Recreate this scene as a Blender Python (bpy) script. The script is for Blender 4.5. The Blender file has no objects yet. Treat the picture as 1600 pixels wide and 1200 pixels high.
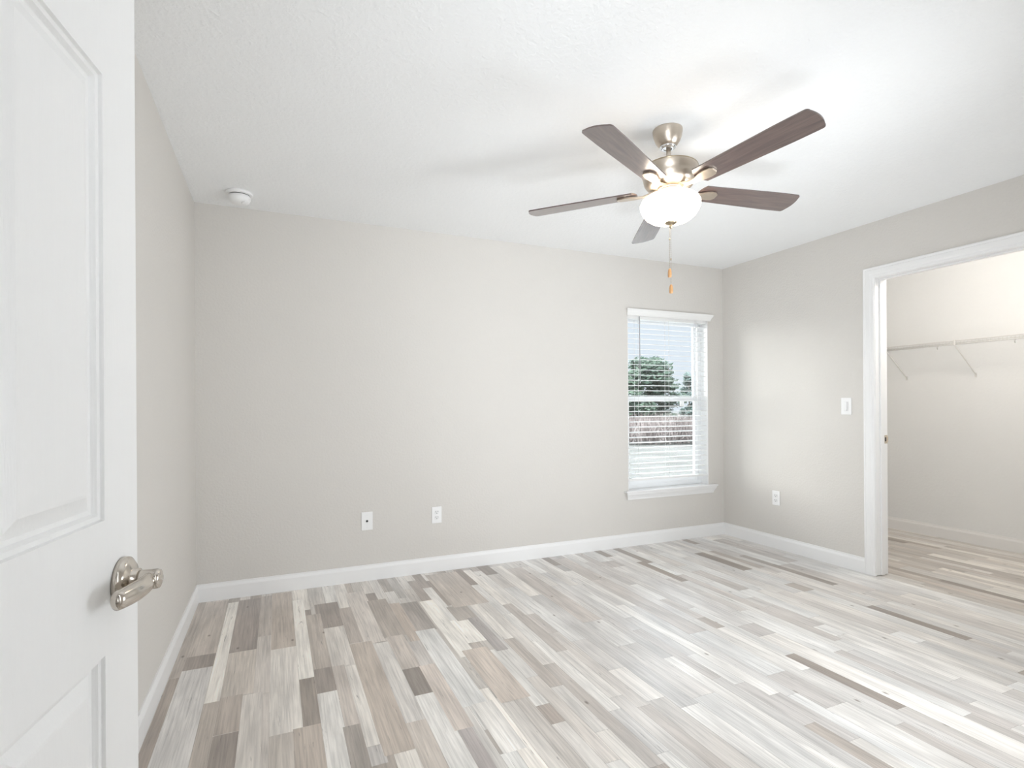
import bpy, bmesh, math, random
from mathutils import Vector, Matrix, noise

C = bpy.context.scene
COL = C.collection
PI = math.pi

# ------------------------------------------------------------------ camera
CAM = Vector((0.4508, -3.7920, 1.1744))
YAW, PITCH, ROLL, FPX = 0.4114, 0.0008, -0.0062, 845.21
cy, sy, cp, sp = math.cos(YAW), math.sin(YAW), math.cos(PITCH), math.sin(PITCH)
fwd = Vector((sy * cp, cy * cp, sp))
r0 = Vector((cy, -sy, 0)); u0 = r0.cross(fwd)
rgt = r0 * math.cos(ROLL) + u0 * math.sin(ROLL)
upv = -r0 * math.sin(ROLL) + u0 * math.cos(ROLL)
cd = bpy.data.cameras.new('camera')
cam = bpy.data.objects.new('camera', cd); COL.objects.link(cam)
cam.matrix_world = Matrix(((rgt.x, upv.x, -fwd.x, CAM.x), (rgt.y, upv.y, -fwd.y, CAM.y),
                           (rgt.z, upv.z, -fwd.z, CAM.z), (0, 0, 0, 1)))
cd.sensor_fit = 'HORIZONTAL'; cd.sensor_width = 36.0
cd.lens = FPX / 1600 * 36.0
cd.shift_y = 36.44 / 1600
cd.clip_start = 0.02; cd.clip_end = 500
C.camera = cam

# ------------------------------------------------------------------ view, world, lights
C.view_settings.view_transform = 'Standard'
C.view_settings.look = 'None'
C.view_settings.gamma = 1.0
C.view_settings.exposure = 0.04
C.view_settings.use_curve_mapping = False
try:
    C.cycles.max_bounces = 12; C.cycles.diffuse_bounces = 8; C.cycles.glossy_bounces = 6
    C.cycles.transparent_max_bounces = 16
    C.cycles.sample_clamp_indirect = 6.0
except Exception:
    pass

W = bpy.data.worlds.new('overcast_sky'); C.world = W
W.use_nodes = True
# overcast sky: pale near the horizon, several times brighter overhead
wn = W.node_tree.nodes; wl = W.node_tree.links; bg = wn['Background']
wtc = wn.new('ShaderNodeTexCoord'); wsx = wn.new('ShaderNodeSeparateXYZ'); wl.new(wtc.outputs['Generated'], wsx.inputs[0])
wmr = wn.new('ShaderNodeMapRange'); wmr.inputs['From Min'].default_value = 0.22; wmr.inputs['From Max'].default_value = 0.75
wmr.inputs['To Min'].default_value = 0.98; wmr.inputs['To Max'].default_value = 14.0; wmr.interpolation_type = 'SMOOTHSTEP'
wl.new(wsx.outputs['Z'], wmr.inputs['Value']); wl.new(wmr.outputs['Result'], bg.inputs['Strength'])
bg.inputs['Color'].default_value = (0.83, 0.89, 0.98, 1)

def area(name, loc, target, sx, sz, power, col=(1, 1, 1), spread=PI):
    l = bpy.data.lights.new(name, 'AREA'); l.shape = 'RECTANGLE'; l.size = sx; l.size_y = sz
    l.energy = power; l.color = col; l.spread = spread
    o = bpy.data.objects.new(name, l); COL.objects.link(o); o.location = loc
    d = Vector(target) - Vector(loc)
    o.rotation_euler = d.to_track_quat('-Z', 'Y').to_euler()
    return o

def point(name, loc, power, col, rad):
    l = bpy.data.lights.new(name, 'POINT'); l.energy = power; l.color = col; l.shadow_soft_size = rad
    o = bpy.data.objects.new(name, l); COL.objects.link(o); o.location = loc
    return o

# added out-of-view fill areas to brighten the room, then sun, portal and closet lamp
area('doorway_fill', (0.60, -3.98, 1.40), (4.2, -0.9, 1.85), 0.6, 1.2, 30, (0.90, 0.95, 1.0), 2.4)  # added fill from the entry doorway towards the right wall
area('near_wall_fill', (3.2, -3.54, 0.95), (0.2, -1.0, 1.10), 1.6, 1.0, 36, (0.90, 0.95, 1.0), 2.1)  # added soft fill in front of the near wall, aimed left
area('corner_fill', (2.90, -3.50, 0.22), (2.2, -0.2, 2.6), 2.3, 0.4, 9, (0.90, 0.95, 1.0), 1.9)  # added fill aimed up at the ceiling
area('low_fill', (1.60, -3.50, 0.30), (3.9, -0.3, 2.10), 0.9, 0.5, 12, (0.90, 0.95, 1.0), 1.5)  # added fill for the far ceiling and upper right wall
sun = bpy.data.lights.new('veiled_sun', 'SUN'); sun.energy = 4.8; sun.angle = math.radians(35); sun.color = (1.0, 0.98, 0.95)
so = bpy.data.objects.new('veiled_sun', sun); COL.objects.link(so); so.location = (0, 8, 6)
so.rotation_euler = Vector((0.62, -0.74, -0.26)).to_track_quat('-Z', 'Y').to_euler()
for pn_, pw_, ph_, pl_, pr_ in (('portal_back', 0.9, 1.5, (3.611, 0.17, 1.21), -PI/2),):
    pl = bpy.data.lights.new(pn_, 'AREA'); pl.shape = 'RECTANGLE'; pl.size = pw_; pl.size_y = ph_; pl.cycles.is_portal = True
    po = bpy.data.objects.new(pn_, pl); COL.objects.link(po); po.location = pl_; po.rotation_euler = (pr_, 0, 0)
point('closet_lamp', (4.62, -1.75, 2.24), 27, (1.0, 0.93, 0.85), 0.10)

# ------------------------------------------------------------------ helpers
def tag(o, label=None, cat=None, group=None, kind=None):
    if label: o['label'] = label
    if cat: o['category'] = cat
    if group: o['group'] = group
    if kind: o['kind'] = kind
    return o

def empty(name, loc, rz=0.0):
    o = bpy.data.objects.new(name, None); COL.objects.link(o)
    o.location = loc; o.rotation_euler = (0, 0, rz); o.empty_display_size = 0.1
    return o

class MB:
    def __init__(s): s.bm = bmesh.new()
    def face(s, pts):
        return s.bm.faces.new([s.bm.verts.new(Vector(p)) for p in pts])
    def box(s, a, b, bevel=0.0, M=None):
        x0, y0, z0 = a; x1, y1, z1 = b
        t = bmesh.new()
        v = [t.verts.new(p) for p in ((x0,y0,z0),(x1,y0,z0),(x1,y1,z0),(x0,y1,z0),(x0,y0,z1),(x1,y0,z1),(x1,y1,z1),(x0,y1,z1))]
        for f in ((0,3,2,1),(4,5,6,7),(0,1,5,4),(1,2,6,5),(2,3,7,6),(3,0,4,7)):
            t.faces.new([v[i] for i in f])
        if bevel > 0:
            bmesh.ops.bevel(t, geom=t.edges[:], offset=bevel, segments=2, profile=0.5, affect='EDGES')
        s.merge(t, M); return s
    def merge(s, t, M=None):
        if M is not None: bmesh.ops.transform(t, matrix=M, verts=t.verts[:])
        mp = {v: s.bm.verts.new(v.co) for v in t.verts}
        for f in t.faces:
            try:
                n = s.bm.faces.new([mp[v] for v in f.verts]); n.smooth = f.smooth
            except ValueError: pass
        t.free()
    def lathe(s, prof, n=48, M=None, smooth=True, cap0=True, cap1=True):
        """prof = [(radius, height)...] about local Z"""
        t = bmesh.new(); rings = []
        for r, h in prof:
            if r < 1e-6: rings.append([t.verts.new((0, 0, h))])
            else: rings.append([t.verts.new((r*math.cos(2*PI*i/n), r*math.sin(2*PI*i/n), h)) for i in range(n)])
        for A, B in zip(rings, rings[1:]):
            for i in range(n):
                j = (i+1) % n
                if len(A) == 1 and len(B) == 1: continue
                if len(A) == 1: q = [A[0], B[j], B[i]]
                elif len(B) == 1: q = [A[i], A[j], B[0]]
                else: q = [A[i], A[j], B[j], B[i]]
                f = t.faces.new(q); f.smooth = smooth
        if cap0 and len(rings[0]) > 1: t.faces.new(rings[0][::-1])
        if cap1 and len(rings[-1]) > 1: t.faces.new(rings[-1])
        bmesh.ops.recalc_face_normals(t, faces=t.faces[:])
        s.merge(t, M); return s
    def tube(s, pts, rad, n=10, caps=True, M=None, squash=None):
        pts = [Vector(p) for p in pts]; t = bmesh.new(); rings = []
        rads = rad if isinstance(rad, (list, tuple)) else [rad]*len(pts)
        up = None
        for i, p in enumerate(pts):
            d = (pts[min(i+1, len(pts)-1)] - pts[max(i-1, 0)]).normalized()
            if up is None:
                up = Vector((0, 0, 1)) if abs(d.z) < 0.9 else Vector((1, 0, 0))
            a = (up - d*up.dot(d)).normalized(); b = d.cross(a); up = a
            k = squash[i] if squash else 1.0
            rings.append([t.verts.new(p + a*math.cos(2*PI*j/n)*rads[i] + b*math.sin(2*PI*j/n)*rads[i]*k) for j in range(n)])
        for A, B in zip(rings, rings[1:]):
            for j in range(n):
                f = t.faces.new([A[j], A[(j+1) % n], B[(j+1) % n], B[j]]); f.smooth = True
        if caps: t.faces.new(rings[0][::-1]); t.faces.new(rings[-1])
        s.merge(t, M); return s
    def prism(s, prof, origin, U, V, D, smooth=False, shear0=None, shear1=None):
        """closed 2-D profile in (U, V) pushed along D; shear0/1 move an end per profile point along D"""
        o = Vector(origin); U = Vector(U); V = Vector(V); D = Vector(D); dn = D.normalized()
        t = bmesh.new()
        A = [t.verts.new(o + U*u + V*v + (dn*shear0(u, v) if shear0 else Vector())) for u, v in prof]
        B = [t.verts.new(o + D + U*u + V*v + (dn*shear1(u, v) if shear1 else Vector())) for u, v in prof]
        n = len(prof)
        for i in range(n):
            f = t.faces.new([A[i], A[(i+1) % n], B[(i+1) % n], B[i]]); f.smooth = smooth
        t.faces.new(A[::-1]); t.faces.new(B)
        bmesh.ops.recalc_face_normals(t, faces=t.faces[:])
        s.merge(t); return s
    def build(s, name, m, parent=None, M=None, bevel=0.0, recalc=False, smooth=False):
        if recalc: bmesh.ops.recalc_face_normals(s.bm, faces=s.bm.faces[:])
        if M is not None: bmesh.ops.transform(s.bm, matrix=M, verts=s.bm.verts[:])
        if smooth:
            for f in s.bm.faces: f.smooth = True
        me = bpy.data.meshes.new(name); s.bm.to_mesh(me); s.bm.free()
        me.materials.append(m)
        o = bpy.data.objects.new(name, me); COL.objects.link(o)
        if parent: o.parent = parent
        if bevel > 0:
            md = o.modifiers.new('bevel', 'BEVEL'); md.width = bevel; md.segments = 2; md.limit_method = 'ANGLE'
        return o

# ------------------------------------------------------------------ materials
def srgb(r, g, b):
    f = lambda c: (c/255/12.92) if c/255 <= 0.04045 else ((c/255+0.055)/1.055)**2.4
    return (f(r), f(g), f(b), 1)

def mat(name, col, rough=0.5, metal=0.0, vary=0.03, vscale=6.0, bump=0.0, bscale=80.0, bdist=0.002, coat=0.0, emit=None, estr=0.0, spec=0.5, stretch=None, detail=2.0):
    m = bpy.data.materials.new(name); m.use_nodes = True
    nt = m.node_tree; N = nt.nodes; L = nt.links
    b = N['Principled BSDF']
    b.inputs['Roughness'].default_value = rough; b.inputs['Metallic'].default_value = metal
    b.inputs['Specular IOR Level'].default_value = spec
    b.inputs['Coat Weight'].default_value = coat
    tc = N.new('ShaderNodeTexCoord')
    mp = N.new('ShaderNodeMapping'); L.new(tc.outputs['Object'], mp.inputs['Vector'])
    if stretch: mp.inputs['Scale'].default_value = stretch
    ns = N.new('ShaderNodeTexNoise'); ns.inputs['Scale'].default_value = vscale; ns.inputs['Detail'].default_value = 3
    L.new(mp.outputs[0], ns.inputs['Vector'])
    mx = N.new('ShaderNodeMix'); mx.data_type = 'RGBA'
    mx.inputs['A'].default_value = tuple(c*(1-vary) for c in col[:3]) + (1,)
    mx.inputs['B'].default_value = tuple(min(1, c*(1+vary)) for c in col[:3]) + (1,)
    L.new(ns.outputs['Fac'], mx.inputs['Factor'])
    L.new(mx.outputs['Result'], b.inputs['Base Color'])
    if bump > 0:
        n2 = N.new('ShaderNodeTexNoise'); n2.inputs['Scale'].default_value = bscale; n2.inputs['Detail'].default_value = detail
        L.new(mp.outputs[0], n2.inputs['Vector'])
        rp = N.new('ShaderNodeValToRGB'); rp.color_ramp.elements[0].position = 0.42; rp.color_ramp.elements[1].position = 0.62
        L.new(n2.outputs['Fac'], rp.inputs['Fac'])
        bp = N.new('ShaderNodeBump'); bp.inputs['Strength'].default_value = bump; bp.inputs['Distance'].default_value = bdist
        L.new(rp.outputs['Color'], bp.inputs['Height']); L.new(bp.outputs[0], b.inputs['Normal'])
    if emit:
        b.inputs['Emission Color'].default_value = emit; b.inputs['Emission Strength'].default_value = estr
    return m

M_wall = mat('greige_wall_paint', (0.665, 0.642, 0.61, 1), 0.75, vary=0.015, vscale=3, bump=0.26, bscale=70, bdist=0.002, spec=0.25)
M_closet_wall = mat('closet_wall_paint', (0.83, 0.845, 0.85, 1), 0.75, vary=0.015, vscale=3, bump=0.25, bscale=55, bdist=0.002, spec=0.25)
M_ceil = mat('white_knockdown_ceiling', (0.875, 0.885, 0.89, 1), 0.85, vary=0.012, vscale=5, bump=0.45, bscale=60, bdist=0.002, spec=0.2, detail=4)
M_trim = mat('white_semi_gloss_trim', (0.85, 0.85, 0.85, 1), 0.35, vary=0.01)
M_door = mat('white_moulded_door', (0.84, 0.84, 0.835, 1), 0.42, vary=0.01, bump=0.16, bscale=26, bdist=0.0012, stretch=(18, 18, 0.9), detail=5)
M_vinyl = mat('white_vinyl', (0.84, 0.85, 0.86, 1), 0.35, vary=0.01)
M_slat = mat('white_faux_wood', (0.84, 0.84, 0.83, 1), 0.4, vary=0.01)
M_cord = mat('white_cord', (0.75, 0.75, 0.74, 1), 0.7, vary=0.02)
M_wand = mat('grey_clear_plastic', (0.40, 0.41, 0.42, 1), 0.2, vary=0.02)
M_plastic = mat('white_plastic', (0.86, 0.86, 0.86, 1), 0.35, vary=0.01)
M_plastic2 = mat('white_plastic_insert', (0.80, 0.80, 0.80, 1), 0.3, vary=0.01)
M_dark = mat('dark_recess', (0.05, 0.05, 0.05, 1), 0.6)
M_nickel = mat('brushed_nickel', (0.60, 0.53, 0.45, 1), 0.37, metal=1.0, vary=0.05, vscale=30, stretch=(1, 1, 12))
M_nickel_dark = mat('antique_nickel', (0.42, 0.35, 0.25, 1), 0.3, metal=1.0, vary=0.05, vscale=30)
M_chrome = mat('polished_chrome', (0.85, 0.87, 0.9, 1), 0.06, metal=1.0, vary=0.01)
M_satin = mat('satin_nickel', (0.60, 0.555, 0.50, 1), 0.17, metal=1.0, vary=0.03, vscale=20)
M_wire = mat('white_vinyl_coated_wire', (0.71, 0.71, 0.70, 1), 0.4, vary=0.01)
M_fob = mat('light_wood_fob', srgb(190, 146, 100), 0.45, vary=0.12, vscale=60, stretch=(1, 1, 0.2))
M_bowl = mat('frosted_lit_glass', (0.9, 0.88, 0.85, 1), 0.3, vary=0.01, emit=(1.0, 0.86, 0.70, 1), estr=8.0)

def wood_blade():
    m = bpy.data.materials.new('walnut_blade_finish'); m.use_nodes = True
    nt = m.node_tree; N = nt.nodes; L = nt.links; b = N['Principled BSDF']
    at = N.new('ShaderNodeAttribute'); at.attribute_name = 'bladeuv'
    mp = N.new('ShaderNodeMapping'); mp.inputs['Scale'].default_value = (3.0, 34, 1)
    L.new(at.outputs['Vector'], mp.inputs['Vector'])
    ns = N.new('ShaderNodeTexNoise'); ns.inputs['Scale'].default_value = 1.6; ns.inputs['Detail'].default_value = 6; ns.inputs['Distortion'].default_value = 1.2
    L.new(mp.outputs[0], ns.inputs['Vector'])
    rp = N.new('ShaderNodeValToRGB')
    rp.color_ramp.elements[0].position = 0.3; rp.color_ramp.elements[0].color = (0.055, 0.034, 0.031, 1)
    rp.color_ramp.elements[1].position = 0.75; rp.color_ramp.elements[1].color = (0.135, 0.088, 0.078, 1)
    L.new(ns.outputs['Fac'], rp.inputs['Fac']); L.new(rp.outputs['Color'], b.inputs['Base Color'])
    b.inputs['Roughness'].default_value = 0.33; b.inputs['Specular IOR Level'].default_value = 0.8
    b.inputs['Coat Weight'].default_value = 1.0; b.inputs['Coat Roughness'].default_value = 0.2; b.inputs['Coat IOR'].default_value = 1.6
    return m
M_blade = wood_blade()

def glass():
    m = bpy.data.materials.new('window_glass'); m.use_nodes = True
    nt = m.node_tree; N = nt.nodes; L = nt.links
    N.remove(N['Principled BSDF']); out = N['Material Output']
    tr = N.new('ShaderNodeBsdfTransparent'); tr.inputs[0].default_value = (0.96, 0.98, 0.98, 1)
    gl = N.new('ShaderNodeBsdfGlossy'); gl.inputs['Roughness'].default_value = 0.02
    fr = N.new('ShaderNodeFresnel'); fr.inputs['IOR'].default_value = 1.35
    mx = N.new('ShaderNodeMixShader')
    L.new(fr.outputs[0], mx.inputs[0]); L.new(tr.outputs[0], mx.inputs[1]); L.new(gl.outputs[0], mx.inputs[2])
    L.new(mx.outputs[0], out.inputs['Surface'])
    return m
M_glass = glass()

def floor_mat():
    m = bpy.data.materials.new('weathered_plank_laminate'); m.use_nodes = True
    nt = m.node_tree; N = nt.nodes; L = nt.links; b = N['Principled BSDF']
    tc = N.new('ShaderNodeTexCoord'); at = N.new('ShaderNodeAttribute'); at.attribute_name = 'tone'
    rnd = N.new('ShaderNodeAttribute'); rnd.attribute_name = 'shift'
    ad = N.new('ShaderNodeVectorMath'); ad.operation = 'ADD'
    L.new(tc.outputs['Object'], ad.inputs[0]); L.new(rnd.outputs['Vector'], ad.inputs[1])
    def nz(scale, vec, det, dist=0.0):
        mp = N.new('ShaderNodeMapping'); mp.inputs['Scale'].default_value = vec
        L.new(ad.outputs[0], mp.inputs['Vector'])
        n = N.new('ShaderNodeTexNoise'); n.inputs['Scale'].default_value = scale; n.inputs['Detail'].default_value = det
        n.inputs['Distortion'].default_value = dist
        L.new(mp.outputs[0], n.inputs['Vector']); return n
    def ramp(n, p0, c0, p1, c1):
        r = N.new('ShaderNodeValToRGB'); r.color_ramp.elements[0].position = p0; r.color_ramp.elements[1].position = p1
        r.color_ramp.elements[0].color = (c0, c0, c0, 1); r.color_ramp.elements[1].color = (c1, c1, c1, 1)
        L.new(n.outputs['Fac'], r.inputs['Fac']); return r
    def mul(a, bb):
        x = N.new('ShaderNodeMix'); x.data_type = 'RGBA'; x.blend_type = 'MULTIPLY'; x.inputs['Factor'].default_value = 1
        L.new(a, x.inputs['A']); L.new(bb, x.inputs['B']); return x.outputs['Result']
    grain = ramp(nz(1.0, (150, 5, 1), 5, 0.6), 0.30, 0.86, 0.66, 1.13)
    wash = ramp(nz(1.0, (14, 2.4, 1), 4, 0.4), 0.30, 0.84, 0.72, 1.20)
    fine = ramp(nz(1.0, (60, 1.6, 1), 6, 1.5), 0.30, 0.86, 0.5, 1.06)
    scar = ramp(nz(1.0, (70, 4.0, 1), 3, 2.0), 0.26, 0.55, 0.32, 1.0)
    c = mul(at.outputs['Color'], grain.outputs['Color'])
    c = mul(c, wash.outputs['Color']); c = mul(c, fine.outputs['Color']); c = mul(c, scar.outputs['Color'])
    km = N.new('ShaderNodeMapping'); km.inputs['Scale'].default_value = (3.0, 1.5, 1); L.new(ad.outputs[0], km.inputs['Vector'])
    kv = N.new('ShaderNodeTexVoronoi'); kv.inputs['Scale'].default_value = 1.0; kv.voronoi_dimensions = '2D'; L.new(km.outputs[0], kv.inputs['Vector'])
    kr = N.new('ShaderNodeValToRGB'); kr.color_ramp.elements[0].position = 0.008; kr.color_ramp.elements[1].position = 0.026
    kr.color_ramp.elements[0].color = (0.42, 0.38, 0.35, 1); kr.color_ramp.elements[1].color = (1, 1, 1, 1)
    L.new(kv.outputs['Distance'], kr.inputs['Fac']); c = mul(c, kr.outputs['Color'])
    L.new(c, b.inputs['Base Color'])
    b.inputs['Roughness'].default_value = 0.29; b.inputs['Specular IOR Level'].default_value = 0.75
    bp = N.new('ShaderNodeBump'); bp.inputs['Strength'].default_value = 0.08; bp.inputs['Distance'].default_value = 0.001
    L.new(grain.outputs['Color'], bp.inputs['Height']); L.new(bp.outputs[0], b.inputs['Normal'])
    return m
M_floor = floor_mat()
M_joint = mat('plank_joint', (0.16, 0.13, 0.11, 1), 0.8)

def speckle(name, c0, c1, scale, rough=0.9, p0=0.35, p1=0.65):
    m = bpy.data.materials.new(name); m.use_nodes = True
    nt = m.node_tree; N = nt.nodes; L = nt.links; b = N['Principled BSDF']
    tc = N.new('ShaderNodeTexCoord'); n = N.new('ShaderNodeTexNoise'); n.inputs['Scale'].default_value = scale; n.inputs['Detail'].default_value = 5
    L.new(tc.outputs['Object'], n.inputs['Vector'])
    r = N.new('ShaderNodeValToRGB'); r.color_ramp.elements[0].position = p0; r.color_ramp.elements[1].position = p1
    r.color_ramp.elements[0].color = c0; r.color_ramp.elements[1].color = c1
    L.new(n.outputs['Fac'], r.inputs['Fac']); L.new(r.outputs['Color'], b.inputs['Base Color'])
    b.inputs['Roughness'].default_value = rough; b.inputs['Specular IOR Level'].default_value = 0.2
    return m
M_lawn = speckle('pale_winter_lawn', (0.048, 0.047, 0.039, 1), (0.078, 0.075, 0.066, 1), 0.8)
M_bounce_slab = speckle('pale_bounce_slab', (0.66, 0.65, 0.62, 1), (0.76, 0.75, 0.72, 1), 3)  # pale surface of the added light-bouncing slab
M_leaf = speckle('dark_green_foliage', (0.028, 0.047, 0.033, 1), (0.075, 0.102, 0.070, 1), 1.2)
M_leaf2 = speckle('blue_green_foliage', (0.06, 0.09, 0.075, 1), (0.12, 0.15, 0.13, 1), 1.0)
M_brush = speckle('dry_brown_brush', (0.13, 0.105, 0.095, 1), (0.26, 0.22, 0.20, 1), 1.3)
M_bark = speckle('grey_bark', (0.12, 0.10, 0.08, 1), (0.22, 0.19, 0.16, 1), 8)

# ------------------------------------------------------------------ setting
RW, RH = 4.2317, 2.44          # room width, ceiling height
NY = -3.62                     # face of the near wall
CX0, CX1 = RW + 0.115, 5.8492  # closet
CY0, CY1 = 0.0, -3.0
WX0, WX1, WZ0, WZ1 = 3.172, 4.050, 0.455, 1.975   # window hole
OY0, OY1, OZ = -1.383, -2.300, 2.050              # closet opening
DX0, DX1, DZ = 0.105, 0.945, 2.06                 # entry opening
T = 0.16

def S(mb, name, m, label, cat, **k):
    o = mb.build(name, m, **k); tag(o, label, cat, kind='structure'); return o

b = MB()
b.box((-T, 0, 0), (WX0, T, RH)); b.box((WX1, 0, 0), (CX1+T, T, RH))
b.box((WX0, 0, 0), (WX1, T, WZ0)); b.box((WX0, 0, WZ1), (WX1, T, RH))
S(b, 'wall_back', M_wall, 'greige back wall with the window and two wall plates', 'wall')
b = MB(); b.box((-T, NY-T, 0), (0, 0, RH)); S(b, 'wall_left', M_wall, 'narrow strip of pale wall left, behind the open white door', 'wall')
b = MB()
ja = 0.018
b.box((RW, OY0+ja, 0), (CX0, 0, RH)); b.box((RW, NY-0.11, 0), (CX0, OY1-ja, RH)); b.box((RW, OY1-ja, OZ+ja), (CX0, OY0+ja, RH))
S(b, 'wall_right', M_wall, 'pale grey right wall with a light switch beside the closet opening', 'wall')
b = MB()
b.box((0, NY-0.11, 0), (DX0, NY, RH)); b.box((DX0, NY-0.11, DZ), (DX1, NY, RH)); b.box((DX1, NY-0.11, 0), (RW, NY, RH))
S(b, 'wall_near', M_wall, 'near wall with the entry doorway, behind the viewpoint', 'wall')
b = MB(); b.box((-0.6, -5.2, 0), (2.4, -5.1, RH)); b.box((-0.7, -5.2, 0), (-0.6, NY-0.11, RH)); b.box((2.4, -5.2, 0), (2.5, NY-0.11, RH)); b.box((-0.7, NY-0.11, 0), (0, NY-0.10, RH))
S(b, 'wall_hall', M_wall, 'hallway walls behind the viewpoint', 'wall')
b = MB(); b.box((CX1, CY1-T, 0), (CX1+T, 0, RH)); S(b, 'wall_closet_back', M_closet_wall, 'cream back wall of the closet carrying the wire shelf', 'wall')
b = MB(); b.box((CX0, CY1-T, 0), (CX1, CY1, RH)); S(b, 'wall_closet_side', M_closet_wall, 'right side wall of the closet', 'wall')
b = MB(); b.box((-0.7, -5.2, RH), (CX1+T, T, RH+0.1)); S(b, 'ceiling', M_ceil, 'white textured ceiling with the fan on it', 'ceiling')

# floor of printed plank strips: every strip is one quad of the same mesh with its own colour, sheen painted in towards the right
random.seed(11)
PAL = [(srgb(228, 224, 218), 0.18), (srgb(212, 207, 201), 0.30), (srgb(197, 191, 184), 0.25), (srgb(181, 172, 163), 0.16), (srgb(160, 150, 142), 0.08), (srgb(140, 130, 122), 0.03)]
PAL_SHEEN = [(srgb(224, 222, 219), 0.14), (srgb(216, 214, 211), 0.32), (srgb(206, 203, 200), 0.28), (srgb(195, 190, 186), 0.16), (srgb(178, 169, 161), 0.07), (srgb(152, 142, 134), 0.03)]  # paler, cooler tones: floor sheen painted into the right-hand strips
def pick(prev):
    for _ in range(20):
        r = random.random(); a = 0
        for i, (c, w) in enumerate(PAL):
            a += w
            if r < a: break
        if i != prev: return i
    return i
MANUAL = [
    (0.01, 0.057, -1.028, -0.012, 170, 158, 146), (0.016, 0.057, -1.716, -1.029, 152, 138, 125), (0.057, 0.18, -0.823, -0.036, 180, 168, 156), (0.057, 0.18, -0.971, -0.823, 142, 130, 120),
    (0.057, 0.18, -1.753, -0.971, 192, 188, 184), (0.18, 0.236, -1.318, -0.092, 222, 216, 206), (0.18, 0.236, -1.793, -1.318, 170, 158, 146), (0.236, 0.359, -0.857, -0.073, 145, 133, 124),
    (0.236, 0.359, -1.305, -0.857, 183, 172, 160), (0.236, 0.32, -1.576, -1.296, 165, 152, 140), (0.236, 0.32, -1.826, -1.578, 142, 130, 120), (0.359, 0.422, -0.707, -0.052, 166, 155, 145),
    (0.422, 0.536, -0.902, -0.029, 174, 160, 146), (0.359, 0.422, -1.327, -0.707, 186, 177, 168), (0.422, 0.536, -1.666, -0.901, 203, 196, 187), (0.32, 0.395, -1.86, -1.312, 197, 189, 180),
    (0.395, 0.422, -1.882, -1.334, 186, 177, 168), (0.422, 0.501, -1.906, -1.662, 180, 170, 159), (0.536, 0.599, -1.268, -0.211, 222, 216, 206), (0.536, 0.599, -1.659, -1.269, 142, 130, 118),
    (0.501, 0.599, -1.944, -1.649, 174, 160, 146), (0.654, 0.787, -0.734, -0.343, 142, 130, 120), (0.599, 0.678, -1.201, -0.501, 170, 158, 146), (0.599, 0.678, -1.425, -1.199, 142, 130, 120),
    (0.599, 0.678, -2.005, -1.425, 203, 199, 193), (0.678, 0.78, -1.213, -0.738, 198, 190, 181), (0.678, 0.732, -1.712, -1.202, 188, 176, 165), (0.669, 0.732, -2.033, -1.711, 152, 142, 132),
    (0.732, 0.78, -1.869, -1.226, 203, 196, 187), (0.732, 0.787, -1.979, -1.87, 176, 170, 165), (0.78, 0.863, -0.989, -0.466, 166, 154, 143), (0.793, 0.863, -0.469, 0, 203, 196, 187),
    (0.849, 0.963, -1.027, -0.212, 192, 182, 172), (0.78, 0.887, -1.944, -0.994, 178, 163, 148), (0.887, 0.963, -1.788, -1.036, 193, 187, 180), (0.952, 1.065, -0.996, -0.411, 160, 148, 136),
    (1.065, 1.126, -1.091, -0.514, 176, 160, 145), (1.126, 1.231, -0.991, -0.537, 154, 144, 135), (0.963, 1.05, -1.374, -0.983, 180, 168, 157), (0.963, 1.05, -1.612, -1.364, 130, 119, 109),
    (1.05, 1.135, -1.369, -1.09, 186, 178, 171), (0.963, 1.05, -2.17, -1.606, 209, 205, 199), (0.887, 0.963, -2.134, -1.782, 183, 171, 159), (1.04, 1.115, -1.903, -1.362, 191, 177, 165),
    (1.115, 1.221, -1.769, -0.974, 199, 197, 193), (1.05, 1.106, -2.201, -1.903, 160, 150, 146), (1.152, 1.24, -2.096, -1.761, 209, 204, 197), (1.24, 1.323, -1.36, -0.552, 222, 216, 206),
    (1.323, 1.428, -1.23, -0.917, 222, 216, 206), (1.363, 1.483, -0.938, -0.711, 160, 150, 140), (1.421, 1.483, -1.369, -0.919, 152, 144, 140), (1.266, 1.396, -1.801, -1.294, 184, 169, 155),
    (1.402, 1.628, -0.737, -0.061, 174, 162, 150),
]
fb = bmesh.new()
strips = []
def strip(x0, x1, y0, y1, col, z=0.0, gx=0.0, gy=0.0):
    vs = [fb.verts.new(p) for p in ((x0+gx, y0+gy, z), (x1-gx, y0+gy, z), (x1-gx, y1-gy, z), (x0+gx, y1-gy, z))]
    fb.faces.new(vs); strips.append(col)
x = 0.0
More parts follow.
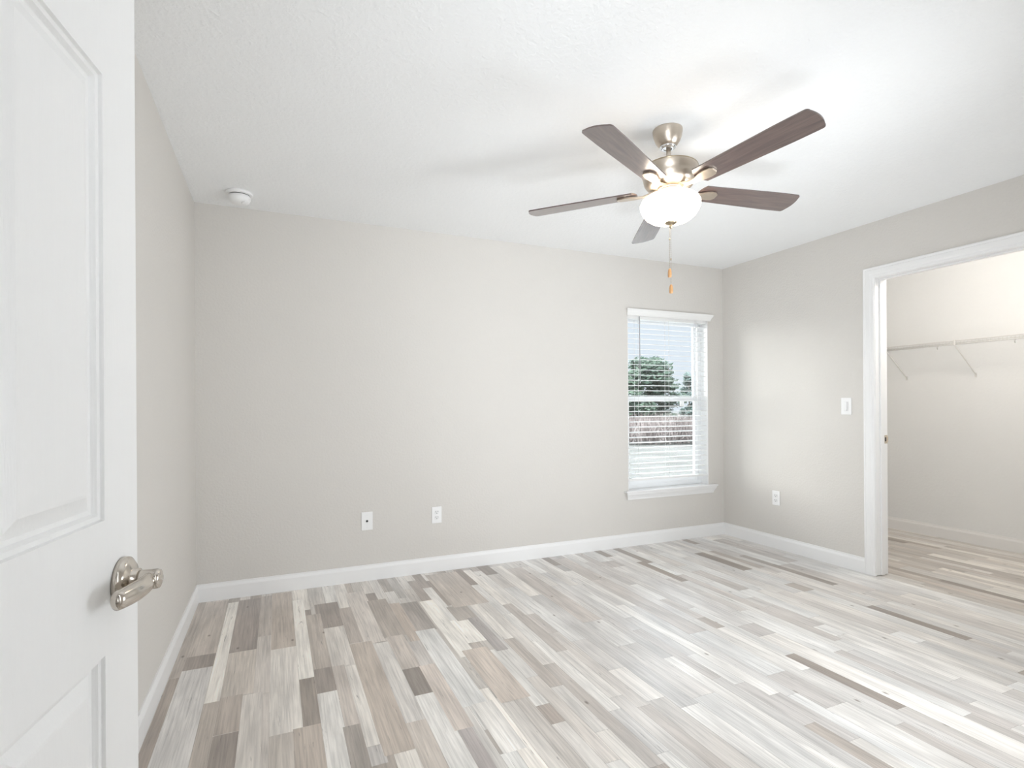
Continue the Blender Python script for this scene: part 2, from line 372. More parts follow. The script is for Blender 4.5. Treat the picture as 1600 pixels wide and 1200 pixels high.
while x < CX1:
    for w in random.choice([(0.06, 0.12), (0.12, 0.06), (0.06, 0.06, 0.06), (0.06, 0.06, 0.06), (0.09, 0.09)] if x > 0.1 else [(0.06, 0.12)]):
        x1 = x+w; prev = -1; ytop = 0.0
        ybot = -5.1 if x < 2.4 else NY-0.05
        while ytop > ybot+0.01:
            ln = random.choice([0.14, 0.32, 0.5, 0.7, 0.9, 1.1, 1.2]) * random.uniform(0.85, 1.15)
            if ytop == 0.0: ln *= random.uniform(0.2, 1.0)
            yb = max(ytop-ln, ybot)
            prev = pick(prev)
            if w > 0.1 and prev >= 4: prev = 3
            if prev >= 4: yb = max(yb, ytop-0.5)
            k_ = min(1.0, max(0.0, (x-1.0)/1.2)) if x < RW else 0.3  # blend towards the sheen-painted tones further right
            c = [PAL[prev][0][q_]*(1-k_) + PAL_SHEEN[prev][0][q_]*k_ for q_ in range(3)]
            j = random.uniform(0.95, 1.06); h = random.uniform(-0.015, 0.02)
            strip(x, min(x1, CX1), yb, ytop, (c[0]*j*(1+h), c[1]*j, c[2]*j*(1-h), 1), -0.0004, 0.0003, 0.0003)
            ytop = yb
        x = x1
def wash(r_, g_, b_):
    c_ = srgb(r_, g_, b_); m_ = (c_[0]+c_[1]+c_[2])/3
    return tuple(min(0.9, 1.22*(0.72*v_+0.28*m_)**0.93) for v_ in c_[:3]) + (1,)
zm = 0.0
for x0, x1, y0, y1, r_, g_, b_ in MANUAL:
    strip(x0, x1, y0, y1, wash(r_, g_, b_), zm, 0.0004, 0.0004); zm += 0.00001
me = bpy.data.meshes.new('floor'); fb.to_mesh(me); fb.free()
ca = me.attributes.new('tone', 'FLOAT_COLOR', 'FACE'); sa = me.attributes.new('shift', 'FLOAT_VECTOR', 'FACE')
for i, c in enumerate(strips):
    ca.data[i].color = c
    sa.data[i].vector = (random.uniform(0, 50), random.uniform(0, 50), random.uniform(0, 50))
# joint base and slab under the strips, same mesh
bm = bmesh.new(); bm.from_mesh(me)
mb = MB(); mb.bm.free(); mb.bm = bm
n0 = len(bm.faces)
mb.box((-0.7, -5.2, -0.12), (CX1+T, T, -0.0012))
bm.faces.ensure_lookup_table()
for f in list(bm.faces)[n0:]: f.material_index = 1
bm.to_mesh(me); bm.free()
me.materials.append(M_floor); me.materials.append(M_joint)
fo = bpy.data.objects.new('floor', me); COL.objects.link(fo)
tag(fo, 'weathered grey and cream plank floor', 'floor', kind='structure')

# baseboards
BP = [(0, 0), (0.014, 0), (0.014, 0.082), (0.012, 0.088), (0.007, 0.098), (0.006, 0.107), (0, 0.107)]
b = MB(); b.prism(BP, (0, 0, 0), (0, -1, 0), (0, 0, 1), (RW, 0, 0)); S(b, 'baseboard_back', M_trim, 'white baseboard along the back wall', 'baseboard')
b = MB(); b.prism(BP, (0, NY, 0), (1, 0, 0), (0, 0, 1), (0, -NY, 0)); S(b, 'baseboard_left', M_trim, 'white baseboard along the left wall', 'baseboard')
b = MB(); b.prism(BP, (RW, -1.307, 0), (-1, 0, 0), (0, 0, 1), (0, 1.307, 0)); b.prism(BP, (RW, NY, 0), (-1, 0, 0), (0, 0, 1), (0, -2.376-NY, 0))
S(b, 'baseboard_right', M_trim, 'white baseboard along the right wall up to the closet casing', 'baseboard')
b = MB(); b.prism(BP, (CX1, CY1, 0), (-1, 0, 0), (0, 0, 1), (0, -CY1, 0)); S(b, 'baseboard_closet', M_trim, 'cream-white baseboard along the closet back wall', 'baseboard')

# closet opening: jamb and casing
root = empty('trim_1', (RW, OY0, 0)); tag(root, 'white moulded casing and jamb around the closet opening', 'door casing', kind='structure')
def rel(o, r): o.matrix_parent_inverse = Matrix.Translation(-Vector(r.location)); return o
CP = [(0, 0), (0, 0.010), (0.006, 0.012), (0.018, 0.012), (0.022, 0.015), (0.030, 0.0165), (0.052, 0.0165), (0.056, 0.0135), (0.066, 0.0165), (0.070, 0.0155), (0.0735, 0.013), (0.0735, 0)]
def casing(mb, X, sgn):
    # inner edge 3 mm outside the opening, mitred corners
    yi, yo, zi = OY0+0.0035, OY1-0.0035, OZ+0.0035
    path = [lambda w: (yi+w, 0.0), lambda w: (yi+w, zi+w), lambda w: (yo-w, zi+w), lambda w: (yo-w, 0.0)]
    t = bmesh.new(); rings = []
    for p in path:
        rings.append([t.verts.new((X+sgn*th, p(w)[0], p(w)[1])) for w, th in CP])
    n = len(CP)
    for A, B in zip(rings, rings[1:]):
        for i in range(n): t.faces.new([A[i], A[(i+1) % n], B[(i+1) % n], B[i]])
    t.faces.new(rings[0]); t.faces.new(rings[-1][::-1])
    bmesh.ops.recalc_face_normals(t, faces=t.faces[:]); mb.merge(t)
b = MB(); casing(b, RW, -1); rel(b.build('casing', M_trim, root), root)
b = MB(); casing(b, CX0+0.002, 1); rel(b.build('closet_side_casing', M_trim, root), root)
b = MB()
b.box((RW-0.002, OY0, 0.004), (CX0+0.004, OY0+0.018, OZ)); b.box((RW-0.002, OY1-0.018, 0.004), (CX0+0.004, OY1, OZ)); b.box((RW-0.002, OY1-0.018, OZ), (CX0+0.004, OY0+0.018, OZ+0.018))
rel(b.build('jamb', M_trim, root, bevel=0.001), root)
b = MB()
b.box((RW+0.040, OY0-0.010, 0.004), (RW+0.075, OY0, OZ-0.010), 0.002); b.box((RW+0.040, OY1, 0.004), (RW+0.075, OY1+0.010, OZ-0.010), 0.002); b.box((RW+0.040, OY1, OZ-0.010), (RW+0.075, OY0, OZ), 0.002)
rel(b.build('door_stop', M_trim, root), root)
b = MB(); b.box((RW+0.082, OY0-0.0015, 0.910), (RW+0.121, OY0, 0.968)); b.box((RW+0.117, OY0-0.006, 0.922), (RW+0.121, OY0, 0.956))
sp_ = rel(b.build('strike_plate', M_nickel, root), root); sp_['label'] = 'small nickel strike plate on the jamb'
b = MB(); b.box((RW+0.092, OY0-0.002, 0.925), (RW+0.108, OY0-0.0014, 0.953)); o = b.build('latch_hole', M_dark, sp_)

# ------------------------------------------------------------------ open entry door
ANG = math.radians(9)
E0 = Vector((0.257, -2.813, 0))
tdir = Vector((math.sin(ANG), math.cos(ANG), 0)); ndir = Vector((math.cos(ANG), -math.sin(ANG), 0))
DWID = 0.81
hinge = E0 - tdir*DWID
# local door frame: x = outward from the visible face, y = from hinge to free edge
MD = Matrix(((ndir.x, tdir.x, 0, 0), (ndir.y, tdir.y, 0, 0), (0, 0, 1, 0), (0, 0, 0, 1)))
door = empty('door_1', hinge); door.rotation_euler = MD.to_euler()
tag(door, 'white six-panel door standing open at the left edge', 'door', kind='structure')
def door_slab():
    z0, z1, th = 0.012, 2.042, 0.035
    st, pw = 0.103, 0.212
    ys = [(DWID-st-pw, DWID-st), (st, st+pw)]
    zs = [(0.235, 0.848), (1.028, 1.622), (1.722, 1.925)]
    t = bmesh.new()
    ycut = sorted({0, DWID} | {v for a in ys for v in a}); zcut = sorted({z0, z1} | {v for a in zs for v in a})
    def q(pts): t.faces.new([t.verts.new(p) for p in pts])
    for side in (0, 1):
        X = 0 if side == 0 else -th; sg = 1 if side == 0 else -1
        for i in range(len(ycut)-1):
            for j in range(len(zcut)-1):
                y0_, y1_, a, c = ycut[i], ycut[i+1], zcut[j], zcut[j+1]
                if any(abs(y0_-p[0]) < 1e-6 for p in ys) and any(abs(a-p[0]) < 1e-6 for p in zs):
                    prof = [(0, 0), (0.0015, -0.0045), (0.007, -0.0055), (0.0105, -0.0115), (0.016, -0.0125), (0.0185, -0.0115), (0.036, -0.0045), (0.040, -0.004)]
                    R = [[(X+sg*d, y0_+k, a+k), (X+sg*d, y1_-k, a+k), (X+sg*d, y1_-k, c-k), (X+sg*d, y0_+k, c-k)] for k, d in prof]
                    for A, B in zip(R, R[1:]):
                        for m in range(4): q([A[m], A[(m+1) % 4], B[(m+1) % 4], B[m]])
                    q(R[-1])
                else:
                    q([(X, y0_, a), (X, y1_, a), (X, y1_, c), (X, y0_, c)])
    q([(0, 0, z0), (0, 0, z1), (-th, 0, z1), (-th, 0, z0)])
    q([(0, DWID, z0), (0, DWID, z1), (-th, DWID, z1), (-th, DWID, z0)])
    q([(0, 0, z1), (0, DWID, z1), (-th, DWID, z1), (-th, 0, z1)]); q([(0, 0, z0), (0, DWID, z0), (-th, DWID, z0), (-th, 0, z0)])
    bmesh.ops.remove_doubles(t, verts=t.verts[:], dist=1e-5)
    bmesh.ops.recalc_face_normals(t, faces=t.faces[:])
    m = MB(); m.merge(t); return m
dslab = door_slab().build('door_panel', M_door, door)
# lever handle, both faces; local origin on the face
HY, HZ = DWID-0.055, 0.932
MX = Matrix(((0, 0, 1, 0), (0, 1, 0, HY), (-1, 0, 0, HZ), (0, 0, 0, 1)))   # lathe axis -> +x
for side in (0, 1):
    F = Matrix.Identity(4) if side == 0 else Matrix.Translation((-0.035, 0, 0)) @ Matrix.Scale(-1, 4, (1, 0, 0))
    b = MB(); b.lathe([(0.0335, 0), (0.0345, 0.004), (0.0335, 0.008), (0.027, 0.013), (0.019, 0.0155), (0.0165, 0.017), (0.0165, 0.022), (0.0135, 0.023)], 56, MX)
    hd = b.build('door_handle', M_satin, door, M=F, recalc=True); hd['label'] = 'satin nickel lever handle'
    b = MB()
    b.lathe([(0.0132, 0.022), (0.0137, 0.026), (0.0140, 0.036), (0.0140, 0.045), (0.0128, 0.0485), (0.008, 0.0505), (0, 0.051)], 40, MX)
    pts, rd = [], []
    for i in range(17):
        s = i/16
        y = HY - 0.002 - 0.092*s
        xo = 0.0365 + 0.003*math.sin(s*PI) - 0.009*s*s
        z = HZ - 0.001
        pts.append((xo, y, z)); rd.append(0.0122 + 0.0015*math.sin(s*PI) if s < 0.93 else 0.0122*math.sqrt(max(0.02, 1-((s-0.93)/0.075)**2)))
    b.tube(pts, rd, 20, squash=[0.72]*17)
    b.build('lever', M_satin, hd, M=F, recalc=True)
for z in (0.25, 1.02, 1.80):
    b = MB(); b.tube([(0.006, -0.004, z-0.045), (0.006, -0.004, z+0.045)], 0.006, 12); b.build('hinge', M_satin, door)
# entry jamb behind the viewpoint
b = MB()
b.box((DX0, NY-0.113, 0.004), (DX0+0.016, NY-0.003, DZ-0.016)); b.box((DX1-0.016, NY-0.113, 0.004), (DX1, NY-0.003, DZ-0.016)); b.box((DX0, NY-0.113, DZ-0.016), (DX1, NY-0.003, DZ))
S(b, 'trim_2', M_trim, 'white jamb of the entry doorway', 'door jamb')

# ------------------------------------------------------------------ back window
win = empty('window_1', ((WX0+WX1)/2, 0, WZ0)); tag(win, 'white single-hung window at the right end of the back wall', 'window', kind='structure')
def wp(mb, name, m, parent=None, **k):
    o = mb.build(name, m, parent or win, **k)
    o.matrix_parent_inverse = Matrix.Translation(-Vector(win.location)); return o
b = MB(); lt = 0.006
b.box((WX0, 0.002, WZ0+0.012), (WX0+lt, 0.150, WZ1)); b.box((WX1-lt, 0.002, WZ0+0.012), (WX1, 0.150, WZ1)); b.box((WX0+lt, 0.002, WZ1-lt), (WX1-lt, 0.150, WZ1))
wp(b, 'jamb_liner', M_trim)
fy0, fy1 = 0.085, 0.150
b = MB(); fw = 0.040
X0, X1, Z0, Z1 = WX0+lt, WX1-lt, WZ0+0.012, WZ1-lt
b.box((X0, fy0, Z0), (X0+fw, fy1, Z1)); b.box((X1-fw, fy0, Z0), (X1, fy1, Z1)); b.box((X0+fw, fy0, Z1-0.035), (X1-fw, fy1, Z1)); b.box((X0+fw, fy0, Z0), (X1-fw, fy1, Z0+0.035))
wp(b, 'window_frame', M_vinyl, bevel=0.002)
MZ = 1.246
def sash(name, ya, yb, za, zb, sw, bot, top):
    m = MB(); a0, a1 = X0+fw-0.004, X1-fw+0.004
    m.box((a0, ya, za), (a0+sw, yb, zb)); m.box((a1-sw, ya, za), (a1, yb, zb)); m.box((a0+sw, ya, za), (a1-sw, yb, za+bot)); m.box((a0+sw, ya, zb-top), (a1-sw, yb, zb))
    s = wp(m, name, M_vinyl, bevel=0.002)
    g = MB(); ym = (ya+yb)/2; g.box((a0+sw, ym-0.002, za+bot), (a1-sw, ym+0.002, zb-top))
    g.build('pane', M_glass, s)
    return s
sash('upper_sash', 0.118, 0.142, MZ-0.016, Z1-0.030, 0.020, 0.034, 0.024)
ls = sash('lower_sash', 0.090, 0.114, Z0+0.030, MZ+0.018, 0.034, 0.045, 0.038)
b = MB(); b.box((3.80, 0.079, MZ-0.062), (3.845, 0.090, MZ-0.022), 0.003); b.build('sash_lock', M_plastic, ls)
# stool and apron with sloping ends
b = MB(); b.box((WX0-0.006, -0.002, WZ0), (WX1+0.006, 0.150, WZ0+0.012)); b.box((3.128, -0.040, WZ0), (4.128, 0, WZ0+0.014), 0.003)
wp(b, 'sill', M_trim)
AP = [(0, 0), (0.010, 0), (0.012, 0.012), (0.020, 0.030), (0.030, 0.045), (0.034, 0.062), (0, 0.062)]
b = MB(); b.prism(AP, (3.165, 0, 0.392), (0, -1, 0), (0, 0, 1), (0.927, 0, 0), shear0=lambda u, v: -u*0.8, shear1=lambda u, v: u*0.8)
wp(b, 'apron', M_trim)

# blind inside the recess
bl = empty('window_blind', ((WX0+WX1)/2, 0.03, 0.55)); tag(bl, 'white horizontal slat blind hanging in the window, slats open', 'blind')
def bp_(mb, name, m, parent=None, **k):
    o = mb.build(name, m, parent or bl, **k); o.matrix_parent_inverse = Matrix.Translation(-Vector(bl.location)); return o
VP = [(0, 0), (0.014, 0), (0.016, 0.010), (0.022, 0.026), (0.030, 0.040), (0.032, 0.056), (0, 0.056)]
b = MB(); b.prism(VP, (3.166, -0.001, 1.948), (0, -1, 0), (0, 0, 1), (0.902, 0, 0), shear0=lambda u, v: -max(0, u-0.014)*0.7, shear1=lambda u, v: max(0, u-0.014)*1.2)
bp_(b, 'valance', M_slat)
bx0, bx1 = WX0+0.012, WX1-0.012
b = MB(); b.box((bx0, 0.008, 1.925), (bx1, 0.058, 1.966), 0.002); bp_(b, 'headrail', M_slat)
b = MB(); b.box((bx0, 0.006, 0.546), (bx1, 0.058, 0.563), 0.003); bp_(b, 'bottom_rail', M_slat)
b = MB(); ns, pitch = 30, 0.0446
sl = math.radians(5)
for i in range(ns):
    z = 0.600 + i*pitch
    yc = 0.033; prof = []
    for k in range(7):
        u = -0.025 + 0.05*k/6
        prof.append((yc + u*math.cos(sl), z + u*math.sin(sl) + 0.0022*(1-(u/0.025)**2) + 0.0013))
    for k in range(6, -1, -1):
        u = -0.025 + 0.05*k/6
        prof.append((yc + u*math.cos(sl), z + u*math.sin(sl) + 0.0022*(1-(u/0.025)**2) - 0.0013))
    b.prism(prof, (bx0, 0, 0), (0, 1, 0), (0, 0, 1), (bx1-bx0, 0, 0))
bp_(b, 'slats', M_slat)
for xx in (3.285, 3.611, 3.937):
    b = MB()
    b.tube([(xx, 0.0065, 0.562), (xx, 0.0065, 1.926)], 0.0012, 6); b.tube([(xx, 0.0595, 0.562), (xx, 0.0595, 1.926)], 0.0012, 6)
    bp_(b, 'ladder_cord', M_cord)
b = MB(); b.tube([(3.292, -0.006, 1.945), (3.292, -0.010, 1.395)], 0.0038, 8); b.tube([(3.292, -0.010, 1.395), (3.292, -0.010, 1.375)], 0.005, 8); bp_(b, 'tilt_wand', M_wand)
b = MB(); b.tube([(3.90, -0.004, 1.945), (3.903, -0.006, 1.27)], 0.0013, 6); b.tube([(3.915, -0.004, 1.945), (3.912, -0.006, 1.27)], 0.0013, 6); b.lathe([(0.003, 0.03), (0.007, 0.0), (0, 0)], 12, Matrix.Translation((3.9075, -0.006, 1.25)))
bp_(b, 'pull_cord', M_cord)

# ------------------------------------------------------------------ wall plates
def plate_base(w=0.072, h=0.118, d=0.006):
    m = MB(); m.box((-w/2, -d, -h/2), (w/2, 0, h/2), 0.0025); return m
def outlet(loc, rz, label, group=None):
    r = empty('power_outlet', loc, rz); tag(r, label, 'outlet', group)
    p = plate_base().build('cover_plate', M_plastic, r)
    for s in (1, -1):
        m = MB(); zc = 0.0195*s
        m.prism([(0.017*math.cos(a)*1.0, max(-0.0135, min(0.0135, 0.0175*math.sin(a)))) for a in [2*PI*i/32 for i in range(32)]], (0, -0.006, zc), (1, 0, 0), (0, 0, 1), (0, -0.0022, 0))
        f = m.build('receptacle', M_plastic2, r)
        m = MB()
        m.box((-0.0085, -0.0088, zc+0.000), (-0.0060, -0.0080, zc+0.009)); m.box((0.0060, -0.0088, zc+0.001), (0.0085, -0.0080, zc+0.008))
        m.lathe([(0.0028, 0), (0.0028, 0.0008)], 14, Matrix.Translation((0, -0.0080, zc-0.007)) @ Matrix.Rotation(PI/2, 4, 'X'))
        m.build('slots', M_dark, f)
    m = MB(); m.lathe([(0.003, 0), (0.003, 0.0006), (0.0015, 0.0012)], 14, Matrix.Translation((0, -0.006, 0)) @ Matrix.Rotation(PI/2, 4, 'X')); m.build('screw', M_plastic, r)
    return r
outlet((1.507, 0, 0.407), 0, 'white duplex power outlet low on the back wall', 'power outlets')
outlet((RW, -0.570, 0.416), -PI/2, 'white duplex power outlet low on the right wall by the corner', 'power outlets')
r = empty('cable_wall_plate', (1.017, 0, 0.406)); tag(r, 'white cable jack plate with one dark centre hole, low on the back wall', 'wall plate')
plate_base(0.076, 0.124).build('cover_plate', M_plastic, r)
b = MB(); b.lathe([(0.0075, 0), (0.0075, 0.002), (0.0048, 0.0025), (0.0048, 0.009)], 20, Matrix.Translation((0, -0.006, 0)) @ Matrix.Rotation(PI/2, 4, 'X')); b.build('coax_jack', M_dark, r)
for s in (1, -1):
    b = MB(); b.lathe([(0.003, 0), (0.003, 0.0008), (0.0015, 0.0012)], 14, Matrix.Translation((0, -0.006, 0.042*s)) @ Matrix.Rotation(PI/2, 4, 'X')); b.build('screw', M_plastic2, r)
r = empty('light_switch', (RW, -1.175, 1.171), -PI/2); tag(r, 'white rocker light switch on the right wall beside the closet casing', 'light switch')
plate_base(0.076, 0.122).build('cover_plate', M_plastic, r)
b = MB(); b.box((-0.0165, -0.0075, -0.0335), (0.0165, -0.005, 0.0335), 0.001); b.build('rocker_frame', M_plastic2, r)
b = MB(); b.prism([(0, -0.031), (0.0105, -0.031), (0.0085, 0.0), (0.0055, 0.031), (0, 0.031)], (-0.0145, -0.006, 0), (0, -1, 0), (0, 0, 1), (0.022, 0, 0)); b.build('rocker', M_plastic, r)
b = MB(); b.box((0.0095, -0.0082, -0.031), (0.0125, -0.0074, 0.031)); b.box((0.0088, -0.0115, -0.026), (0.0135, -0.008, -0.016), 0.001); b.build('dimmer_slider', M_plastic2, r)

# smoke detector
r = empty('smoke_detector', (0.262, -0.262, RH)); tag(r, 'round white smoke detector on the ceiling near the left corner', 'smoke detector')
b = MB(); b.lathe([(0.072, 0), (0.0735, -0.004), (0.0735, -0.012), (0.070, -0.016), (0.058, -0.017)], 56); b.build('base_plate', M_plastic, r, recalc=True)
b = MB(); b.lathe([(0.057, -0.0165), (0.057, -0.021)], 56); b.build('vent_gap', M_dark, r, recalc=True)
b = MB(); b.lathe([(0.056, -0.0205), (0.061, -0.022), (0.060, -0.036), (0.054, -0.052), (0.042, -0.062), (0.030, -0.065), (0, -0.066)], 56); b.build('sensor_cover', M_plastic, r, recalc=True)
b = MB(); b.lathe([(0.014, 0), (0.014, -0.003), (0.012, -0.0045), (0, -0.0045)], 28, Matrix.Translation((0.024, -0.026, -0.0628)) @ Matrix.Rotation(-0.35, 4, 'X') @ Matrix.Rotation(-0.30, 4, 'Y')); b.build('test_button', M_plastic2, r, recalc=True)

# ------------------------------------------------------------------ wire shelf in the closet
sh = empty('wire_shelf', (CX1, -1.4, 1.69)); tag(sh, 'white wire closet shelf on slanted braces', 'shelf')
def sp2(mb, name, m, parent=None):
    o = mb.build(name, m, parent or sh); o.matrix_parent_inverse = Matrix.Translation(-Vector(sh.location)); return o
xf, xb, zt = 5.545, CX1-0.008, 1.700
ya, yb = -0.02, CY1+0.02
b = MB()
for xx, zz, rr in ((xf, zt, 0.0034), (xf-0.002, zt-0.030, 0.0034), (xb, zt, 0.003), ((xf+xb)/2, zt-0.004, 0.003)):
    b.tube([(xx, ya, zz), (xx, yb, zz)], rr, 8)
y = ya-0.012
while y > yb:
    b.tube([(xb, y, zt+0.003), (xf, y, zt+0.003), (xf-0.003, y, zt), (xf-0.003, y, zt-0.031)], 0.0013, 5); y -= 0.0254
sp2(b, 'wire_rack', M_wire)
for yy in (-0.640, -1.183, -1.73, -2.28):
    b = MB()
    b.tube([(xf-0.002, yy, zt+0.006), (xf+0.004, yy, zt-0.034), (CX1-0.014, yy, 1.440), (CX1-0.003, yy, 1.430)], 0.0052, 10)
    b.box((CX1-0.006, yy-0.008, 1.408), (CX1, yy+0.008, 1.446), 0.002)
    b.box((xf-0.009, yy-0.006, zt-0.038), (xf+0.004, yy+0.006, zt+0.008), 0.002)
    sp2(b, 'support_brace', M_wire)
for yy in (-0.36, -0.90, -1.45, -2.0):
    b = MB(); b.box((CX1-0.013, yy-0.005, 1.688), (CX1, yy+0.005, 1.716), 0.002); b.tube([(CX1-0.010, yy, 1.70), (CX1-0.016, yy, 1.680), (CX1-0.006, yy, 1.668)], 0.003, 6)
    sp2(b, 'wall_clip', M_wire)

# ------------------------------------------------------------------ ceiling fan
FX, FY = 2.100, -1.812
fan = empty('ceiling_fan', (FX, FY, RH)); tag(fan, 'five-blade dark wood ceiling fan with a lit frosted glass bowl', 'ceiling fan')
b = MB(); b.lathe([(0.066, 0.0), (0.067, -0.004), (0.066, -0.012), (0.063, -0.030), (0.055, -0.052), (0.044, -0.068), (0.036, -0.076), (0.030, -0.077)], 56)
b.build('canopy', M_nickel, fan, recalc=True)
b = MB(); b.lathe([(0.036, -0.0755), (0.037, -0.080), (0.034, -0.085), (0.020, -0.087), (0.015, -0.084)], 48)
b.build('canopy_ring', M_chrome, fan, recalc=True)
# everything below hangs a little off plumb, as in the photo
TILT = Matrix.Translation((0, 0, -0.06)) @ Matrix.Rotation(-0.049, 4, 'X') @ Matrix.Rotation(0.008, 4, 'Y') @ Matrix.Translation((0.003, 0.000, 0.06))
def fp(mb, name, m, parent=None, **k):
    return mb.build(name, m, parent or fan, M=TILT, **k)
b = MB(); b.lathe([(0.0105, -0.07), (0.0105, -0.165)], 24); b.lathe([(0.016, -0.155), (0.022, -0.165), (0.024, -0.182)], 32)
fp(b, 'downrod', M_nickel, recalc=True)
Z = lambda z: z - RH
b = MB(); b.lathe([(0.020, Z(2.268)), (0.100, Z(2.266)), (0.122, Z(2.262)), (0.127, Z(2.256)), (0.126, Z(2.250)), (0.120, Z(2.226)), (0.118, Z(2.222)), (0.117, Z(2.215)), (0.113, Z(2.196)), (0.103, Z(2.180)), (0.085, Z(2.170)), (0.060, Z(2.166)), (0, Z(2.166))], 72)
hs = fp(b, 'motor_housing', M_nickel, recalc=True)
b = MB(); b.lathe([(0.1268, Z(2.2585)), (0.1285, Z(2.256)), (0.1268, Z(2.2535))], 72, cap0=False, cap1=False); fp(b, 'housing_rim', M_nickel_dark, hs)
b = MB()
b.lathe([(0.050, Z(2.168)), (0.058, Z(2.164)), (0.058, Z(2.160)), (0.050, Z(2.158)), (0.047, Z(2.156)), (0.047, Z(2.142)), (0.058, Z(2.1405)), (0.058, Z(2.137)), (0, Z(2.137))], 56)
fp(b, 'light_fitter', M_nickel, recalc=True)
b = MB()
b.lathe([(0.050, Z(2.140)), (0.062, Z(2.139)), (0.090, Z(2.132)), (0.113, Z(2.122)), (0.127, Z(2.110)), (0.1335, Z(2.096)), (0.1325, Z(2.082)), (0.126, Z(2.064)), (0.112, Z(2.043)), (0.090, Z(2.026)), (0.060, Z(2.015)), (0.028, Z(2.011)), (0, Z(2.011))], 96)
bowl = fp(b, 'glass_bowl', M_bowl, recalc=True)
b = MB(); b.lathe([(0.0, Z(2.013)), (0.026, Z(2.012)), (0.027, Z(2.009)), (0.020, Z(2.004)), (0.008, Z(2.001)), (0.006, Z(1.997)), (0.009, Z(1.994)), (0.009, Z(1.991)), (0.005, Z(1.988)), (0.004, Z(1.983)), (0, Z(1.982))], 36)
fp(b, 'finial', M_nickel_dark, bowl, recalc=True)

TH0 = 4.877; PHI = -0.182
def blade_mesh():
    bm = bmesh.new(); lay = None
    outline = []
    def hw(r):  # half width along the blade
        s = (r-0.165)/(0.655-0.165); return 0.054 + 0.011*min(1, s*1.3)
    n = 26; R0, R1 = 0.165, 0.652
    top, bot = [], []
    for i in range(n+1):
        r = R0 + (R1-R0)*i/n; top.append((r, hw(r))); bot.append((r, -hw(r)))
    w = hw(R1); rc = 0.016
    tip = []
    for i in range(1, 6): a = PI/2*i/6; tip.append((R1-0.004+rc*math.sin(a), w-rc+rc*math.cos(a)))
    for i in range(0, 11):
        v = 1-2*i/10; tip.append((R1+0.012+0.010*(1-v*v), v*(w-rc)))
    for i in range(5, 0, -1): a = PI/2*i/6; tip.append((R1-0.004+rc*math.sin(a), -(w-rc+rc*math.cos(a))))
    root_ = []
    for i in range(1, 8):
        v = -1+2*i/8; root_.append((R0-0.020*(1-v*v), v*hw(R0)))
    pts = top[:-1] + tip + bot[-2::-1] + root_
    th = 0.0028
    A = [bm.verts.new((x, y, th)) for x, y in pts]; B = [bm.verts.new((x, y, -th)) for x, y in pts]
    bm.faces.new(A[::-1]); bm.faces.new(B)
    m_ = len(pts)
    for i in range(m_): bm.faces.new([A[i], A[(i+1) % m_], B[(i+1) % m_], B[i]])
    bmesh.ops.recalc_face_normals(bm, faces=bm.faces[:])
    return bm
ZB = Z(2.1625)
for k in range(5):
    a = TH0 + 2*PI*k/5
    Mk = Matrix.Rotation(a, 4, 'Z') @ Matrix.Translation((0, 0, ZB)) @ Matrix.Rotation(PHI, 4, 'X')
    m = MB(); m.bm.free(); m.bm = blade_mesh()
    uv = [v.co.copy() for v in m.bm.verts]
    bmesh.ops.transform(m.bm, matrix=Mk, verts=m.bm.verts[:])
    o = fp(m, 'blade', M_blade)
    at = o.data.attributes.new('bladeuv', 'FLOAT_VECTOR', 'POINT')
    for i, p in enumerate(uv): at.data[i].vector = (p.x + 1.7*k, p.y + 0.37*k, 0)
    # blade iron under the blade
    m = MB()
    t = bmesh.new()
    sec = [(0.050, 0.016, 0.006), (0.085, 0.014, -0.004), (0.120, 0.013, -0.012), (0.150, 0.017, -0.012), (0.178, 0.026, -0.0095), (0.205, 0.030, -0.008), (0.228, 0.026, -0.0075), (0.240, 0.014, -0.0075)]
    rings = []
    for r_, h_, z_ in sec:
        tk = 0.0042
        rings.append([t.verts.new(p) for p in ((r_, -h_, z_-tk), (r_, h_, z_-tk), (r_, h_*0.92, z_+tk), (r_, -h_*0.92, z_+tk))])
    for A_, B_ in zip(rings, rings[1:]):
        for i in range(4): t.faces.new([A_[i], A_[(i+1) % 4], B_[(i+1) % 4], B_[i]])
    t.faces.new(rings[0][::-1]); t.faces.new(rings[-1])
    bmesh.ops.recalc_face_normals(t, faces=t.faces[:])
    bmesh.ops.bevel(t, geom=t.edges[:], offset=0.0015, segments=2, affect='EDGES')
    m.merge(t, Mk)
    fp(m, 'blade_iron', M_nickel, o)
# pull chains
for dx, z0_, z1_, nm in ((-0.003, 1.985, 1.802, 0), (0.004, 1.998, 1.730, 1)):
    m = MB()
    n_ = int((z0_-z1_)/0.0042)
    for i in range(n_):
        t = bmesh.new(); bmesh.ops.create_icosphere(t, subdivisions=1, radius=0.0015); m.merge(t, Matrix.Translation((dx, 0, Z(z0_-i*0.0042))))
    m.lathe([(0.001, 0.005), (0.003, 0.004), (0.003, -0.004), (0.001, -0.005)], 10, Matrix.Translation((dx, 0, Z(1.935 if nm == 0 else 1.845))))
    ch = m.build('pull_chain', M_nickel_dark, fan, M=Matrix.Translation((-0.004, -0.017, 0)))
    m = MB(); h0 = z1_
    m.lathe([(0, Z(h0+0.001)), (0.0035, Z(h0)), (0.0065, Z(h0-0.006)), (0.0083, Z(h0-0.017)), (0.0086, Z(h0-0.030)), (0.0078, Z(h0-0.039)), (0.0, Z(h0-0.041))], 24, Matrix.Translation((dx, 0, 0)))
    fb_ = m.build('fob', M_fob, ch, M=Matrix.Translation((-0.004, -0.017, 0)), recalc=True)

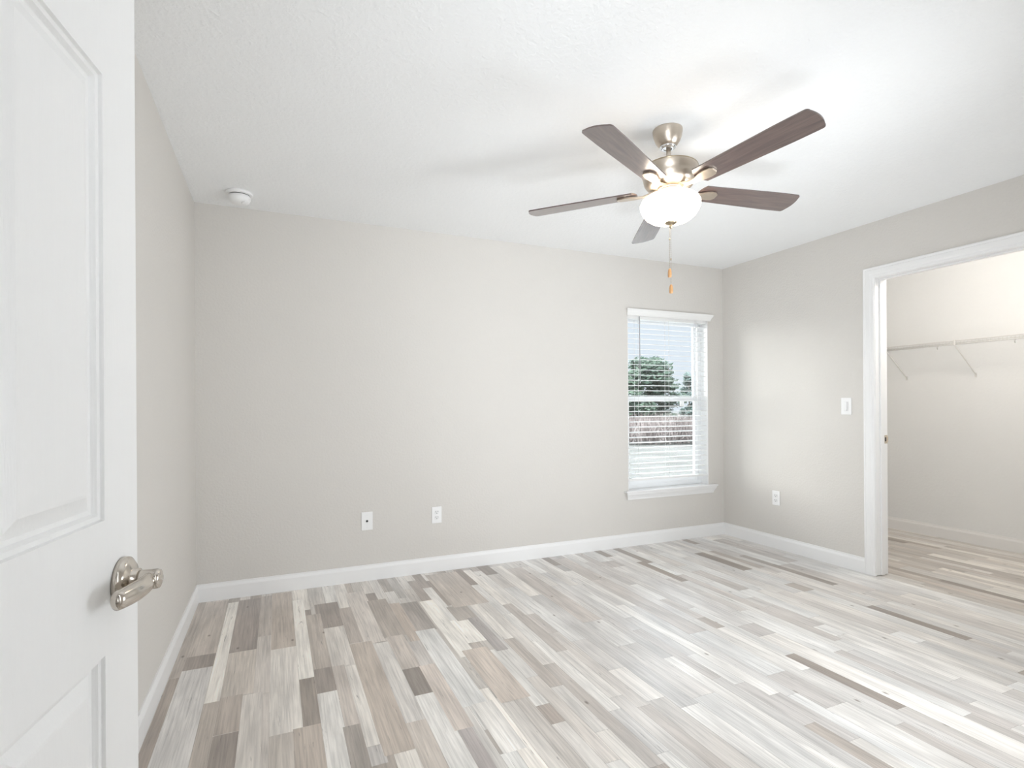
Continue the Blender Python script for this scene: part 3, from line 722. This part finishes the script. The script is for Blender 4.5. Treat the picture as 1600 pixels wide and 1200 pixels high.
# ------------------------------------------------------------------ outdoors
b = MB(); b.box((-1, T, -0.30), (9, 3.9, -0.18)); o = b.build('bounce_slab', M_bounce_slab); tag(o, 'unseen pale slab added outside to bounce light indoors', 'bounce_slab', kind='structure')  # unseen slab added to bounce sky light in through the window
b = MB(); b.box((-60, T, -0.45), (90, 120, -0.20)); o = b.build('ground', M_lawn); tag(o, 'pale winter lawn outside the window', 'lawn', kind='structure')
def pray(px, py, d):
    return CAM + (fwd + rgt*((px-800)/FPX) - upv*((py-600-36.44)/FPX))*d
def leafblob(centers, n, size, seed, jag=0.35):
    rnd = random.Random(seed); m = MB(); bm = m.bm
    for _ in range(n):
        c, rr = rnd.choice(centers)
        d = Vector((rnd.gauss(0, 1), rnd.gauss(0, 1), rnd.gauss(0, 1))).normalized()*(rnd.random()**0.45)
        p = Vector(c) + Vector((d.x*rr[0], d.y*rr[0], d.z*rr[1]))
        a = Vector((rnd.gauss(0, 1), rnd.gauss(0, 1), rnd.gauss(0, 0.8))).normalized(); e = a.orthogonal().normalized()
        s = size*rnd.uniform(0.6, 1.4)
        bm.faces.new([bm.verts.new(p-a*s), bm.verts.new(p+e*s*jag), bm.verts.new(p+a*s), bm.verts.new(p-e*s*jag)])
    return m
def tree(name, base, h, rad, seed, ncl, nleaf, m, label, cone=0.5):
    rnd = random.Random(seed)
    r = empty(name, base); tag(r, label, 'tree')
    cl = []
    for i in range(ncl):
        s = rnd.random(); ang = rnd.uniform(0, 2*PI)
        rr = rad*(1-cone*s)*math.sqrt(rnd.random())
        cl.append(((rr*math.cos(ang), rr*math.sin(ang), h*(0.10+0.80*s)), (rad*0.33, h*0.10)))
    leafblob(cl, nleaf, 0.16, seed).build('foliage', m, r)
    t = MB(); t.tube([(0, 0, -0.05), (0.03, 0.02, h*0.4), (0, 0.05, h*0.85)], [rad*0.09, rad*0.06, rad*0.02], 10); t.build('trunk', M_bark, r)
    return r
G = -0.20
p = pray(1014, 640, 30); tree('evergreen_tree', (p.x, p.y, G), 4.7, 1.9, 7, 40, 9000, M_leaf, 'wide dark green tree beyond the brush outside the window', 0.72)
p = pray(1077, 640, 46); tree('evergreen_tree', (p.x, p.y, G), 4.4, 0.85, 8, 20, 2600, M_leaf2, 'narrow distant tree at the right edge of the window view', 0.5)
rnd = random.Random(3); m = MB(); bm = m.bm
for _ in range(24000):
    d = rnd.uniform(19.5, 27); px = rnd.uniform(830, 1240)
    q = pray(px, 640, d); hh = 1.25*rnd.uniform(0.35, 1.0)
    z0_ = G + rnd.random()*hh*0.5
    a = Vector((rnd.gauss(0, 0.35), rnd.gauss(0, 0.35), 1)).normalized(); e = Vector((rnd.gauss(0, 1), rnd.gauss(0, 1), 0)).normalized()*0.022
    base = Vector((q.x, q.y, z0_)); L_ = hh*0.55
    bm.faces.new([bm.verts.new(base-e), bm.verts.new(base+e), bm.verts.new(base+a*L_)])
o = m.build('dry_brush', M_brush); tag(o, 'band of dry brown brush across the field outside', 'brush', kind='stuff')
